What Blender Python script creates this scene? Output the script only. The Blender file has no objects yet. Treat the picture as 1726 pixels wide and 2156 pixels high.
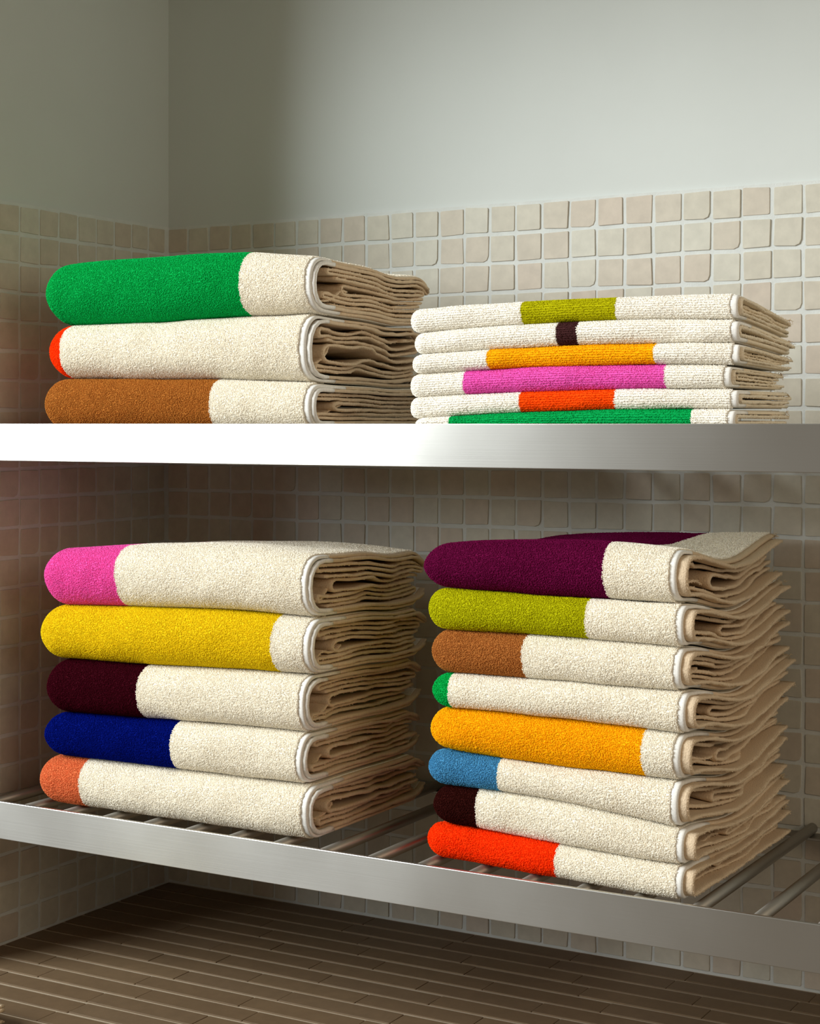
import bpy, bmesh, math, random
import numpy as np
from mathutils import Vector, Matrix

scene = bpy.context.scene
COL = scene.collection
random.seed(4)
RNG = np.random.default_rng(7)

# ------------------------------------------------------------------ camera
P = 0.033                                   # tile pitch (m)
FPX, YAW, HOR = 3550.0, math.radians(30.0), 892.0
cam_d = bpy.data.cameras.new('camera')
cam = bpy.data.objects.new('camera', cam_d)
COL.objects.link(cam)
cam.location = (40.754 * P, -51.888 * P, 0.0)
cam.rotation_euler = (math.pi / 2, 0, YAW)
cam_d.sensor_fit = 'VERTICAL'
cam_d.sensor_height = 36.0
cam_d.lens = FPX / 2156.0 * 36.0
cam_d.shift_y = -(1078.0 - HOR) / 2156.0
cam_d.clip_start = 0.05
scene.camera = cam

# ------------------------------------------------------------------ light
world = bpy.data.worlds.new('room')
scene.world = world
world.use_nodes = True
bg = world.node_tree.nodes['Background']
bg.inputs['Color'].default_value = (1.0, 0.83, 0.63, 1)
bg.inputs['Strength'].default_value = 0.19


def area(name, loc, target, sx, sy, power, color):
    d = bpy.data.lights.new(name, 'AREA')
    d.shape = 'RECTANGLE'
    d.size, d.size_y = sx, sy
    d.energy = power
    d.color = color
    o = bpy.data.objects.new(name, d)
    COL.objects.link(o)
    o.location = loc
    o.rotation_euler = (Vector(target) - Vector(loc)).to_track_quat('-Z', 'Y').to_euler()
    return o


# daylight from a tall window, off to the left and in front of the niche
area('window_light', (-1.78, -2.42, 1.20), (0.45, -0.3, 0.0), 1.9, 2.2, 190.0, (0.93, 0.985, 1.0))
# added warm fill from the right: stands in for bounce on the towels' side faces
area('warm_fill', (2.05, -1.15, 0.40), (0.6, -0.2, -0.1), 0.7, 0.7, 5.5, (1.0, 0.82, 0.62))

scene.view_settings.view_transform = 'Standard'
scene.view_settings.look = 'None'
scene.view_settings.exposure = 0.0
scene.view_settings.gamma = 1.0
scene.view_settings.use_curve_mapping = False


# ------------------------------------------------------------------ helpers
def srgb(r, g, b):
    def c(v):
        v /= 255.0
        return v / 12.92 if v <= 0.04045 else ((v + 0.055) / 1.055) ** 2.4
    return (c(r), c(g), c(b), 1.0)


def new_mat(name):
    m = bpy.data.materials.new(name)
    m.use_nodes = True
    nt = m.node_tree
    return m, nt, nt.nodes['Principled BSDF']


def N(nt, kind, **kw):
    n = nt.nodes.new(kind)
    for k, v in kw.items():
        if k in n.inputs:
            n.inputs[k].default_value = v
        else:
            setattr(n, k, v)
    return n


def link(nt, a, b):
    nt.links.new(a, b)


def link_obj(name, me, parent=None, kind=None, label=None, cat=None, group=None):
    o = bpy.data.objects.new(name, me)
    COL.objects.link(o)
    if parent is not None:
        o.parent = parent
    if kind:
        o['kind'] = kind
    if label:
        o['label'] = label
    if cat:
        o['category'] = cat
    if group:
        o['group'] = group
    return o


def bm_mesh(bm, name, mat, smooth=False):
    me = bpy.data.meshes.new(name)
    bm.normal_update()
    bm.to_mesh(me)
    bm.free()
    if mat:
        me.materials.append(mat)
    if smooth:
        me.polygons.foreach_set('use_smooth', [True] * len(me.polygons))
    return me


def add_box(bm, lo, hi, bevel=0.0, seg=2):
    r = bmesh.ops.create_cube(bm, size=1.0)
    vs = r['verts']
    for v in vs:
        v.co = Vector([lo[i] + (v.co[i] + 0.5) * (hi[i] - lo[i]) for i in range(3)])
    if bevel > 0:
        es = list({e for v in vs for e in v.link_edges})
        bmesh.ops.bevel(bm, geom=es, offset=bevel, segments=seg, profile=0.5, affect='EDGES')
    return bm


# value noise, vectorised
def _h(ix, iy, seed):
    n = (ix.astype(np.int64) * 374761393 + iy.astype(np.int64) * 668265263 + seed * 2147483647) & 0xFFFFFFFF
    n = ((n ^ (n >> 13)) * 1274126177) & 0xFFFFFFFF
    n = (n ^ (n >> 16)) & 0xFFFFFFFF
    return n.astype(np.float64) / 4294967295.0 * 2 - 1


def noise2(x, y, seed=0):
    x, y = np.broadcast_arrays(np.asarray(x, float), np.asarray(y, float))
    ix, iy = np.floor(x), np.floor(y)
    fx, fy = x - ix, y - iy
    fx = fx * fx * (3 - 2 * fx)
    fy = fy * fy * (3 - 2 * fy)
    a, b = _h(ix, iy, seed), _h(ix + 1, iy, seed)
    c, d = _h(ix, iy + 1, seed), _h(ix + 1, iy + 1, seed)
    return (a * (1 - fx) + b * fx) * (1 - fy) + (c * (1 - fx) + d * fx) * fy


# ------------------------------------------------------------------ materials
def mat_plaster():
    m, nt, b = new_mat('painted_plaster')
    tc = N(nt, 'ShaderNodeTexCoord')
    n1 = N(nt, 'ShaderNodeTexNoise', Scale=7.0, Detail=3.0)
    link(nt, tc.outputs['Object'], n1.inputs['Vector'])
    mx = N(nt, 'ShaderNodeMixRGB')
    mx.inputs['Color1'].default_value = srgb(199, 203, 199)
    mx.inputs['Color2'].default_value = srgb(207, 211, 207)
    link(nt, n1.outputs['Fac'], mx.inputs['Fac'])
    link(nt, mx.outputs['Color'], b.inputs['Base Color'])
    n2 = N(nt, 'ShaderNodeTexNoise', Scale=90.0, Detail=4.0)
    link(nt, tc.outputs['Object'], n2.inputs['Vector'])
    bp = N(nt, 'ShaderNodeBump', Strength=0.06, Distance=0.002)
    link(nt, n2.outputs['Fac'], bp.inputs['Height'])
    link(nt, bp.outputs['Normal'], b.inputs['Normal'])
    b.inputs['Roughness'].default_value = 0.85
    return m


def mat_tile(name, c1, c2, c3):
    m, nt, b = new_mat(name)
    oi = N(nt, 'ShaderNodeObjectInfo')
    geo = N(nt, 'ShaderNodeNewGeometry')
    add = N(nt, 'ShaderNodeMath', operation='ADD')
    link(nt, oi.outputs['Random'], add.inputs[0])
    link(nt, geo.outputs['Random Per Island'], add.inputs[1])
    fr = N(nt, 'ShaderNodeMath', operation='FRACT')
    link(nt, add.outputs[0], fr.inputs[0])
    ramp = N(nt, 'ShaderNodeValToRGB')
    e = ramp.color_ramp.elements
    e[0].position, e[0].color = 0.0, c1
    e[1].position, e[1].color = 1.0, c3
    e2 = e.new(0.5)
    e2.color = c2
    link(nt, fr.outputs[0], ramp.inputs['Fac'])
    tc = N(nt, 'ShaderNodeTexCoord')
    off = N(nt, 'ShaderNodeVectorMath', operation='ADD')
    sc = N(nt, 'ShaderNodeMath', operation='MULTIPLY')
    sc.inputs[1].default_value = 37.0
    link(nt, fr.outputs[0], sc.inputs[0])
    link(nt, tc.outputs['Object'], off.inputs[0])
    link(nt, sc.outputs[0], off.inputs[1])
    n1 = N(nt, 'ShaderNodeTexNoise', Scale=70.0, Detail=4.0, Roughness=0.6)
    link(nt, off.outputs[0], n1.inputs['Vector'])
    hsv = N(nt, 'ShaderNodeHueSaturation')
    mr = N(nt, 'ShaderNodeMapRange')
    mr.inputs['From Min'].default_value = 0.3
    mr.inputs['From Max'].default_value = 0.7
    mr.inputs['To Min'].default_value = 0.92
    mr.inputs['To Max'].default_value = 1.06
    link(nt, n1.outputs['Fac'], mr.inputs['Value'])
    link(nt, mr.outputs['Result'], hsv.inputs['Value'])
    link(nt, ramp.outputs['Color'], hsv.inputs['Color'])
    link(nt, hsv.outputs['Color'], b.inputs['Base Color'])
    n2 = N(nt, 'ShaderNodeTexNoise', Scale=160.0, Detail=5.0)
    link(nt, off.outputs[0], n2.inputs['Vector'])
    bp = N(nt, 'ShaderNodeBump', Strength=0.12, Distance=0.001)
    link(nt, n2.outputs['Fac'], bp.inputs['Height'])
    link(nt, bp.outputs['Normal'], b.inputs['Normal'])
    b.inputs['Roughness'].default_value = 0.55
    b.inputs['Specular IOR Level'].default_value = 0.3
    return m


def mat_grout(name='grout', c=(208, 211, 207)):
    m, nt, b = new_mat(name)
    tc = N(nt, 'ShaderNodeTexCoord')
    n1 = N(nt, 'ShaderNodeTexNoise', Scale=60.0, Detail=4.0)
    link(nt, tc.outputs['Object'], n1.inputs['Vector'])
    mx = N(nt, 'ShaderNodeMixRGB')
    mx.inputs['Color1'].default_value = srgb(*[v - 12 for v in c])
    mx.inputs['Color2'].default_value = srgb(*[min(255, v + 10) for v in c])
    link(nt, n1.outputs['Fac'], mx.inputs['Fac'])
    link(nt, mx.outputs['Color'], b.inputs['Base Color'])
    bp = N(nt, 'ShaderNodeBump', Strength=0.3, Distance=0.001)
    n2 = N(nt, 'ShaderNodeTexNoise', Scale=500.0, Detail=2.0)
    link(nt, tc.outputs['Object'], n2.inputs['Vector'])
    link(nt, n2.outputs['Fac'], bp.inputs['Height'])
    link(nt, bp.outputs['Normal'], b.inputs['Normal'])
    b.inputs['Roughness'].default_value = 0.9
    return m


def mat_steel():
    m, nt, b = new_mat('brushed_steel')
    tc = N(nt, 'ShaderNodeTexCoord')
    mp = N(nt, 'ShaderNodeMapping')
    mp.inputs['Scale'].default_value = (6.0, 500.0, 900.0)
    link(nt, tc.outputs['Object'], mp.inputs['Vector'])
    n1 = N(nt, 'ShaderNodeTexNoise', Scale=1.0, Detail=3.0)
    link(nt, mp.outputs['Vector'], n1.inputs['Vector'])
    n3 = N(nt, 'ShaderNodeTexNoise', Scale=5.0, Detail=3.0)
    link(nt, tc.outputs['Object'], n3.inputs['Vector'])
    b.inputs['Base Color'].default_value = srgb(198, 197, 192)
    b.inputs['Metallic'].default_value = 1.0
    mr = N(nt, 'ShaderNodeMapRange')
    mr.inputs['From Min'].default_value = 0.3
    mr.inputs['From Max'].default_value = 0.7
    mr.inputs['To Min'].default_value = 0.28
    mr.inputs['To Max'].default_value = 0.34
    link(nt, n3.outputs['Fac'], mr.inputs['Value'])
    link(nt, mr.outputs['Result'], b.inputs['Roughness'])
    b.inputs['Anisotropic'].default_value = 0.68
    tv = N(nt, 'ShaderNodeCombineXYZ')
    tv.inputs[2].default_value = 1.0
    link(nt, tv.outputs[0], b.inputs['Tangent'])
    bp = N(nt, 'ShaderNodeBump', Strength=0.05, Distance=0.0006)
    link(nt, n1.outputs['Fac'], bp.inputs['Height'])
    link(nt, bp.outputs['Normal'], b.inputs['Normal'])
    return m


def mat_tube():
    m, nt, b = new_mat('steel_tube')
    tc = N(nt, 'ShaderNodeTexCoord')
    n1 = N(nt, 'ShaderNodeTexNoise', Scale=40.0, Detail=3.0)
    link(nt, tc.outputs['Object'], n1.inputs['Vector'])
    mr = N(nt, 'ShaderNodeMapRange')
    mr.inputs['To Min'].default_value = 0.42
    mr.inputs['To Max'].default_value = 0.55
    link(nt, n1.outputs['Fac'], mr.inputs['Value'])
    link(nt, mr.outputs['Result'], b.inputs['Roughness'])
    b.inputs['Base Color'].default_value = srgb(158, 153, 144)
    b.inputs['Metallic'].default_value = 1.0
    return m


_terry = {}


def mat_terry(rgb, ribbed=False, pile=1.0):
    """Looped cotton pile: bumpy loops laid out in the cloth's own (UV) metres."""
    key = (rgb, ribbed, pile)
    if key in _terry:
        return _terry[key]
    m, nt, b = new_mat('terry_%d_%d_%d' % rgb)
    uv = N(nt, 'ShaderNodeUVMap')
    mp = N(nt, 'ShaderNodeMapping')
    mp.inputs['Scale'].default_value = (330.0, 620.0, 1.0) if ribbed else (520.0, 520.0, 1.0)
    link(nt, uv.outputs['UV'], mp.inputs['Vector'])
    vo = N(nt, 'ShaderNodeTexVoronoi', Scale=1.0, Randomness=0.75 if ribbed else 1.0)
    vo.feature = 'F1'
    link(nt, mp.outputs['Vector'], vo.inputs['Vector'])
    n1 = N(nt, 'ShaderNodeTexNoise', Scale=1.4, Detail=2.0)
    link(nt, mp.outputs['Vector'], n1.inputs['Vector'])
    inv = N(nt, 'ShaderNodeMath', operation='SUBTRACT')
    inv.inputs[0].default_value = 1.0
    link(nt, vo.outputs['Distance'], inv.inputs[1])
    sm = N(nt, 'ShaderNodeMath', operation='ADD')
    link(nt, inv.outputs[0], sm.inputs[0])
    link(nt, n1.outputs['Fac'], sm.inputs[1])
    hgt = sm
    if ribbed:
        wv = N(nt, 'ShaderNodeTexWave', wave_type='BANDS', bands_direction='Y', Scale=0.19, Distortion=1.5)
        mpw = N(nt, 'ShaderNodeMapping')
        mpw.inputs['Scale'].default_value = (180.0, 620.0 * 2.2, 1.0)
        link(nt, uv.outputs['UV'], mpw.inputs['Vector'])
        link(nt, mpw.outputs['Vector'], wv.inputs['Vector'])
        s2 = N(nt, 'ShaderNodeMath', operation='ADD')
        link(nt, sm.outputs[0], s2.inputs[0])
        link(nt, wv.outputs['Fac'], s2.inputs[1])
        hgt = s2
    bp = N(nt, 'ShaderNodeBump', Strength=0.25 * pile, Distance=0.0010)
    link(nt, hgt.outputs[0], bp.inputs['Height'])
    link(nt, bp.outputs['Normal'], b.inputs['Normal'])
    # fibre-to-fibre colour variation
    n2 = N(nt, 'ShaderNodeTexNoise', Scale=0.9, Detail=3.0)
    link(nt, mp.outputs['Vector'], n2.inputs['Vector'])
    hsv = N(nt, 'ShaderNodeHueSaturation')
    hsv.inputs['Color'].default_value = srgb(*rgb)
    mr = N(nt, 'ShaderNodeMapRange')
    mr.inputs['From Min'].default_value = 0.3
    mr.inputs['From Max'].default_value = 0.7
    mr.inputs['To Min'].default_value = 0.86
    mr.inputs['To Max'].default_value = 1.1
    link(nt, n2.outputs['Fac'], mr.inputs['Value'])
    link(nt, mr.outputs['Result'], hsv.inputs['Value'])
    link(nt, hsv.outputs['Color'], b.inputs['Base Color'])
    b.inputs['Roughness'].default_value = 0.95
    b.inputs['Specular IOR Level'].default_value = 0.05
    b.inputs['Sheen Weight'].default_value = 0.02
    b.inputs['Sheen Roughness'].default_value = 0.5
    _terry[key] = m
    return m


_loopm = {}


def mat_loop(rgb):
    """cotton yarn of the pile loops, each loop a touch lighter or darker"""
    if rgb in _loopm:
        return _loopm[rgb]
    m, nt, b = new_mat('loop_yarn_%d_%d_%d' % rgb)
    hi = N(nt, 'ShaderNodeHairInfo')
    mr = N(nt, 'ShaderNodeMapRange')
    mr.inputs['To Min'].default_value = 0.84
    mr.inputs['To Max'].default_value = 1.12
    link(nt, hi.outputs['Random'], mr.inputs['Value'])
    hsv = N(nt, 'ShaderNodeHueSaturation')
    hsv.inputs['Color'].default_value = srgb(*rgb)
    link(nt, mr.outputs['Result'], hsv.inputs['Value'])
    link(nt, hsv.outputs['Color'], b.inputs['Base Color'])
    b.inputs['Roughness'].default_value = 0.95
    b.inputs['Specular IOR Level'].default_value = 0.03
    _loopm[rgb] = m
    return m


def add_loops(parent, P0, NRM, TAN, mat, height, span, radius, rng):
    """terry loops: every loop a small arch of yarn standing on the cloth"""
    n = len(P0)
    if n == 0:
        return
    BIN = np.cross(NRM, TAN)
    hgt = height * rng.uniform(0.6, 1.15, (n, 1))
    lean = rng.normal(0, 0.35, (n, 1))
    lean2 = rng.normal(0, 0.35, (n, 1))
    prof = [(-0.5, -0.25), (-0.42, 0.55), (0.0, 1.0), (0.42, 0.55), (0.5, -0.25)]
    pts = np.stack([P0 + TAN * (a * span + lean * max(h, 0) * height) + BIN * (lean2 * max(h, 0) * height) + NRM * (h * hgt) for a, h in prof], 1)
    cu = bpy.data.hair_curves.new('pile')
    cu.add_curves([5] * n)
    cu.attributes['position'].data.foreach_set('vector', pts.astype(np.float32).ravel())
    ra = cu.attributes.get('radius') or cu.attributes.new('radius', 'FLOAT', 'POINT')
    rr_ = np.tile(np.array([0.8, 1.0, 1.0, 1.0, 0.8]) * radius, n).astype(np.float32)
    ra.data.foreach_set('value', rr_)
    cu.materials.append(mat)
    o = bpy.data.objects.new('pile', cu)
    COL.objects.link(o)
    o.parent = parent
    o['kind'] = 'stuff'
    return o


def mat_weave(name, rgb, strength=0.8):
    m, nt, b = new_mat(name)
    uv = N(nt, 'ShaderNodeUVMap')
    mp = N(nt, 'ShaderNodeMapping')
    mp.inputs['Scale'].default_value = (900.0, 900.0, 1.0)
    link(nt, uv.outputs['UV'], mp.inputs['Vector'])
    n1 = N(nt, 'ShaderNodeTexNoise', Scale=0.8, Detail=3.0)
    link(nt, mp.outputs['Vector'], n1.inputs['Vector'])
    bp = N(nt, 'ShaderNodeBump', Strength=strength, Distance=0.0008)
    link(nt, n1.outputs['Fac'], bp.inputs['Height'])
    link(nt, bp.outputs['Normal'], b.inputs['Normal'])
    hsv = N(nt, 'ShaderNodeHueSaturation')
    hsv.inputs['Color'].default_value = srgb(*rgb)
    mr = N(nt, 'ShaderNodeMapRange')
    mr.inputs['From Min'].default_value = 0.3
    mr.inputs['From Max'].default_value = 0.7
    mr.inputs['To Min'].default_value = 0.9
    mr.inputs['To Max'].default_value = 1.08
    link(nt, n1.outputs['Fac'], mr.inputs['Value'])
    link(nt, mr.outputs['Result'], hsv.inputs['Value'])
    link(nt, hsv.outputs['Color'], b.inputs['Base Color'])
    b.inputs['Roughness'].default_value = 0.95
    b.inputs['Specular IOR Level'].default_value = 0.05
    return m


M_PLASTER = mat_plaster()
M_TILE = mat_tile('stone_mosaic', srgb(201, 198, 184), srgb(196, 190, 174), srgb(196, 184, 168))
M_FLOORTILE = mat_tile('floor_mosaic', srgb(112, 92, 68), srgb(106, 86, 63), srgb(109, 90, 68))
M_GROUT = mat_grout()
M_FGROUT = mat_grout('floor_grout', (165, 150, 128))
M_STEEL = mat_steel()
M_TUBE = mat_tube()
CREAM = (252, 245, 229)
M_CREAM = mat_terry(CREAM)
M_CREAM_R = mat_terry((253, 248, 236), True)
M_ECRU = mat_weave('ecru_cloth', (226, 203, 172))  # inner cloth; also serves as painted shade on the hem's arms
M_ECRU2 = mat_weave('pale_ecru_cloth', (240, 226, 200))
M_HEM = mat_weave('white_hem', (246, 244, 238), 0.15)
M_THREAD = mat_weave('ecru_thread', (205, 180, 140), 0.1)

# ------------------------------------------------------------------ the niche
Z_TILE = 7.53 * P          # top of the mosaic
Z_FLOOR = -17.68 * P
Z_CEIL = 0.60
X_RIGHT = 1.62
Y_WALL = -0.40             # front edge of the left wall
Y_FLOOR = -0.78


def struct_box(name, lo, hi, mat, label, bevel=0.0):
    bm = bmesh.new()
    add_box(bm, lo, hi, bevel)
    return link_obj(name, bm_mesh(bm, name, mat), kind='structure', label=label, cat=name.split('_')[0])


wall_back = struct_box('wall_back', (-0.12, 0.0, -0.75), (X_RIGHT + 0.12, 0.12, Z_CEIL + 0.1), M_PLASTER,
                       'off-white plastered back wall with a mosaic of small beige tiles below')
wall_left = struct_box('wall_left', (-0.12, Y_WALL, -0.75), (0.0, 0.0, Z_CEIL + 0.1), M_PLASTER,
                       'off-white plastered left wall with a mosaic of small beige tiles below')
wall_right = struct_box('wall_right', (X_RIGHT, Y_WALL, -0.75), (X_RIGHT + 0.12, 0.0, Z_CEIL + 0.1), M_PLASTER,
                        'plastered right wall of the shelf niche')
ceiling = struct_box('ceiling', (0.0, Y_WALL, Z_CEIL), (X_RIGHT, 0.0, Z_CEIL + 0.1), M_PLASTER,
                     'plastered top of the shelf niche')
floor = struct_box('floor', (0.0, Y_FLOOR, -0.75), (X_RIGHT, 0.0, Z_FLOOR - 0.0012), M_FGROUT,
                   'niche floor of brown tiles in long rows with pale grout')

BED = 0.004                # thickness of the grout bed


def bed(parent, lo, hi):
    bm = bmesh.new()
    add_box(bm, lo, hi)
    return link_obj('grout_bed', bm_mesh(bm, 'grout_bed', M_GROUT), parent)


bed(wall_back, (0.0, -BED, Z_FLOOR - 0.006), (X_RIGHT, 0.0, Z_TILE + 0.0015))
bed(wall_left, (0.0, Y_WALL, Z_FLOOR - 0.006), (BED, -BED, Z_TILE + 0.0015))


def tile_mesh(name, w, h, t, seed, mat, chip=True):
    """One hand-cut stone tile in its own XZ plane, face towards -Y, centre at 0."""
    r = random.Random(seed)
    pts = []
    jw = 0.0007 if chip else 0.0003
    rad = [r.uniform(0.0008, 0.0018) if r.random() > 0.04 else r.uniform(0.003, 0.007) for _ in range(4)]
    if not chip:
        rad = [0.0012] * 4
    corners = [(-w / 2, -h / 2), (w / 2, -h / 2), (w / 2, h / 2), (-w / 2, h / 2)]
    corners = [(x + r.uniform(-jw, jw), z + r.uniform(-jw, jw)) for x, z in corners]
    dirs = [(1, 1), (-1, 1), (-1, -1), (1, -1)]
    for i, ((cx, cz), (dx, dz)) in enumerate(zip(corners, dirs)):
        ox, oz = cx + dx * rad[i], cz + dz * rad[i]
        a0 = [math.pi, 1.5 * math.pi, 0.0, 0.5 * math.pi][i]
        for k in range(3):
            a = a0 + k * math.pi / 4
            pts.append((ox + rad[i] * math.cos(a), oz + rad[i] * math.sin(a)))
    bm = bmesh.new()
    bev = 0.0005
    rings = []
    for y, s in ((0.0, 0.0), (-t + bev, 0.0), (-t + bev * 0.25, 0.35 * bev), (-t, bev * 1.3)):
        ring = []
        for x, z in pts:
            l = math.hypot(x, z)
            ring.append(bm.verts.new((x - x / l * s, y, z - z / l * s)))
        rings.append(ring)
    n = len(pts)
    for a, b_ in zip(rings[:-1], rings[1:]):
        for i in range(n):
            bm.faces.new((a[i], a[(i + 1) % n], b_[(i + 1) % n], b_[i]))
    bm.faces.new(rings[-1])
    return bm_mesh(bm, name, mat)


def join_copies(name, meshes, mats, material, parent):
    """Many placed copies as one mesh (far or hidden pieces)."""
    vs, fs, base = [], [], 0
    for me, M4 in zip(meshes, mats):
        co = np.empty(len(me.vertices) * 3)
        me.vertices.foreach_get('co', co)
        co = co.reshape(-1, 3)
        A = np.array(M4)
        vs.append(co @ A[:3, :3].T + A[:3, 3])
        for p in me.polygons:
            fs.append([base + i for i in p.vertices])
        base += len(co)
    me = bpy.data.meshes.new(name)
    me.from_pydata(np.concatenate(vs).tolist(), [], fs)
    me.materials.append(material)
    return link_obj(name, me, parent, kind='stuff')


TW = P - 0.0037
variants = [tile_mesh('tile', TW, TW, 0.0058, 100 + i, M_TILE) for i in range(10)]


def to_pixel(p):
    d = Vector(p) - cam.location
    ca, sa = math.cos(YAW), math.sin(YAW)
    X, Z = d.x * ca + d.y * sa, -d.x * sa + d.y * ca
    return 863 + FPX * X / Z, HOR - FPX * d.z / Z, Z


# tiles hidden behind the towels and rails, as seen from the room, need no object of their own
HIDDEN = [(110, 560, 900, 890), (885, 700, 1640, 890), (0, 900, 1726, 985), (110, 1180, 890, 1690),
          (925, 1165, 1600, 1870), (350, 1690, 1726, 2156)]


def hidden(px, py):
    return any(a + 18 < px < c - 18 and b + 18 < py < d - 18 for a, b, c, d in HIDDEN)


PZ = (Z_TILE - Z_FLOOR) / 25
rows = [(Z_TILE - (k + 0.5) * PZ) for k in range(25)]
cand = []
for c in range(-1, 47):
    x = (0.058 + c + 0.5) * P
    w = TW
    if c == -1:
        continue
    if x > X_RIGHT - 0.03:
        continue
    for z in rows:
        px, py, dz = to_pixel((x, 0, z))
        vis = -30 < px < 1756 and -30 < py < 2186 and not hidden(px, py)
        cand.append((0 if vis else 1, dz, x, z))
cand.sort(key=lambda q: (q[0], q[1]))
rr = random.Random(11)
rest_m, rest_t = [], []
n_ind = 0
for vis, dz, x, z in cand:
    me = rr.choice(variants)
    M4 = (Matrix.Translation((x + rr.uniform(-.0004, .0004), -BED + 0.0047 + rr.uniform(-.0004, .0004), z + rr.uniform(-.0005, .0005)))
          @ Matrix.Rotation(rr.gauss(0, 0.010), 4, 'Y') @ Matrix.Rotation(rr.gauss(0, 0.006), 4, 'Z')
          @ Matrix.Rotation(rr.gauss(0, 0.006), 4, 'X'))
    if vis == 0 and n_ind < 300:
        o = link_obj('tile', me, wall_back)
        o.matrix_local = M4
        n_ind += 1
    else:
        rest_m.append(me)
        rest_t.append(M4)
join_copies('tile_field', rest_m, rest_t, M_TILE, wall_back)

# left wall: face towards +X
RX = Matrix.Rotation(math.pi / 2, 4, 'Z')
rest_m, rest_t, n_ind = [], [], 0
for c in range(0, 12):
    y = -(0.388 + c + 0.5) * P
    if y - TW / 2 < Y_WALL:
        continue
    for z in rows:
        me = rr.choice(variants)
        M4 = (Matrix.Translation((BED - 0.0047 + rr.uniform(-.0004, .0004), y, z + rr.uniform(-.0005, .0005)))
              @ Matrix.Rotation(rr.gauss(0, 0.010), 4, 'X') @ Matrix.Rotation(rr.gauss(0, 0.006), 4, 'Z') @ RX)
        o = link_obj('tile', me, wall_left)
        o.matrix_local = M4

# floor: rows of longer tiles with wide joints along the rows
FT_L = 0.132
fvar = [tile_mesh('tile', FT_L - 0.0004, P - 0.0052, 0.006, 300 + i, M_FLOORTILE, False) for i in range(5)]
RF = Matrix.Rotation(-math.pi / 2, 4, 'X')
rest_m, rest_t, n_ind = [], [], 0
fl = []
for r_i in range(0, 23):
    y = -0.007 - (r_i + 0.5) * P
    cuts = [0.0065]
    x = 0.0065 + FT_L * rr.choice([0.3, 0.55, 0.8, 1.0]) + rr.uniform(-0.008, 0.008)
    while x < X_RIGHT - 0.03:
        cuts.append(x)
        x += FT_L
    cuts.append(X_RIGHT - 0.002)
    for xa_, xb_ in zip(cuts[:-1], cuts[1:]):
        xm = (xa_ + xb_) / 2
        px, py, dz = to_pixel((xm, y, Z_FLOOR))
        vis = -120 < px < 1846 and 1760 < py < 2196
        fl.append((0 if vis else 1, dz, xm, y, xb_ - xa_))
fl.sort()
for vis, dz, x, y, ln in fl:
    me = rr.choice(fvar)
    M4 = (Matrix.Translation((x, y + rr.uniform(-.0004, .0004), Z_FLOOR - 0.006 + rr.uniform(-.0002, .0002)))
          @ Matrix.Rotation(rr.gauss(0, 0.002), 4, 'Z') @ Matrix.Rotation(rr.gauss(0, 0.003), 4, 'X') @ Matrix.Scale(ln / FT_L, 4, (1, 0, 0)) @ RF)
    if vis == 0 and n_ind < 300:
        o = link_obj('tile', me, floor)
        o.matrix_local = M4
        n_ind += 1
    else:
        rest_m.append(me)
        rest_t.append(M4)
join_copies('tile_field', rest_m, rest_t, M_FLOORTILE, floor)

# ------------------------------------------------------------------ the two steel shelves
RAIL_H = 0.0396
Y_RAIL = -0.3750
ROD_R = 0.0055
ROD_DROP = 0.006           # rod tops below the rail's top edge
X_SHELF = X_RIGHT - 0.004


def shelf(z0, label):
    t = link_obj('wire_shelf', None, label=label, cat='shelf')
    t.location = (0, 0, z0)
    bm = bmesh.new()
    add_box(bm, (0.0065, Y_RAIL, -RAIL_H), (X_SHELF, Y_RAIL + 0.004, 0.0), 0.0006)
    link_obj('front_rail', bm_mesh(bm, 'front_rail', M_STEEL), t)
    bm = bmesh.new()
    add_box(bm, (0.0065, -0.0300, -ROD_DROP - 2 * ROD_R - 0.003), (X_SHELF, -0.0075, -ROD_DROP - 2 * ROD_R), 0.0006)
    link_obj('back_rail', bm_mesh(bm, 'back_rail', M_TUBE), t)
    bm = bmesh.new()
    add_box(bm, (0.0068, Y_RAIL + 0.004, -ROD_DROP - 2 * ROD_R - 0.003), (0.022, -0.0305, -ROD_DROP - 2 * ROD_R), 0.0006)
    link_obj('side_rail', bm_mesh(bm, 'side_rail', M_TUBE), t)
    bm = bmesh.new()
    add_box(bm, (X_SHELF - 0.015, Y_RAIL + 0.004, -ROD_DROP - 2 * ROD_R - 0.003), (X_SHELF, -0.0305, -ROD_DROP - 2 * ROD_R), 0.0006)
    link_obj('side_rail', bm_mesh(bm, 'side_rail', M_TUBE), t)
    # one round tube, shared by all
    bm = bmesh.new()
    L = -0.0115 - (Y_RAIL + 0.004)
    r = bmesh.ops.create_cone(bm, cap_ends=True, segments=20, radius1=ROD_R, radius2=ROD_R, depth=L)
    bmesh.ops.rotate(bm, verts=r['verts'], cent=(0, 0, 0), matrix=Matrix.Rotation(math.pi / 2, 3, 'X'))
    me = bm_mesh(bm, 'rod', M_TUBE, True)
    x = 0.0285
    while x < X_SHELF - 0.02:
        o = link_obj('rod', me, t)
        o.location = (x, (Y_RAIL + 0.004 - 0.0115) / 2, -ROD_DROP - ROD_R)
        x += 0.054
    return t


shelf(0.0, 'upper brushed steel tube shelf carrying three thick towels and six thin ones')
shelf(-0.4026, 'lower brushed steel tube shelf carrying the five-towel and eight-towel stacks')


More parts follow.
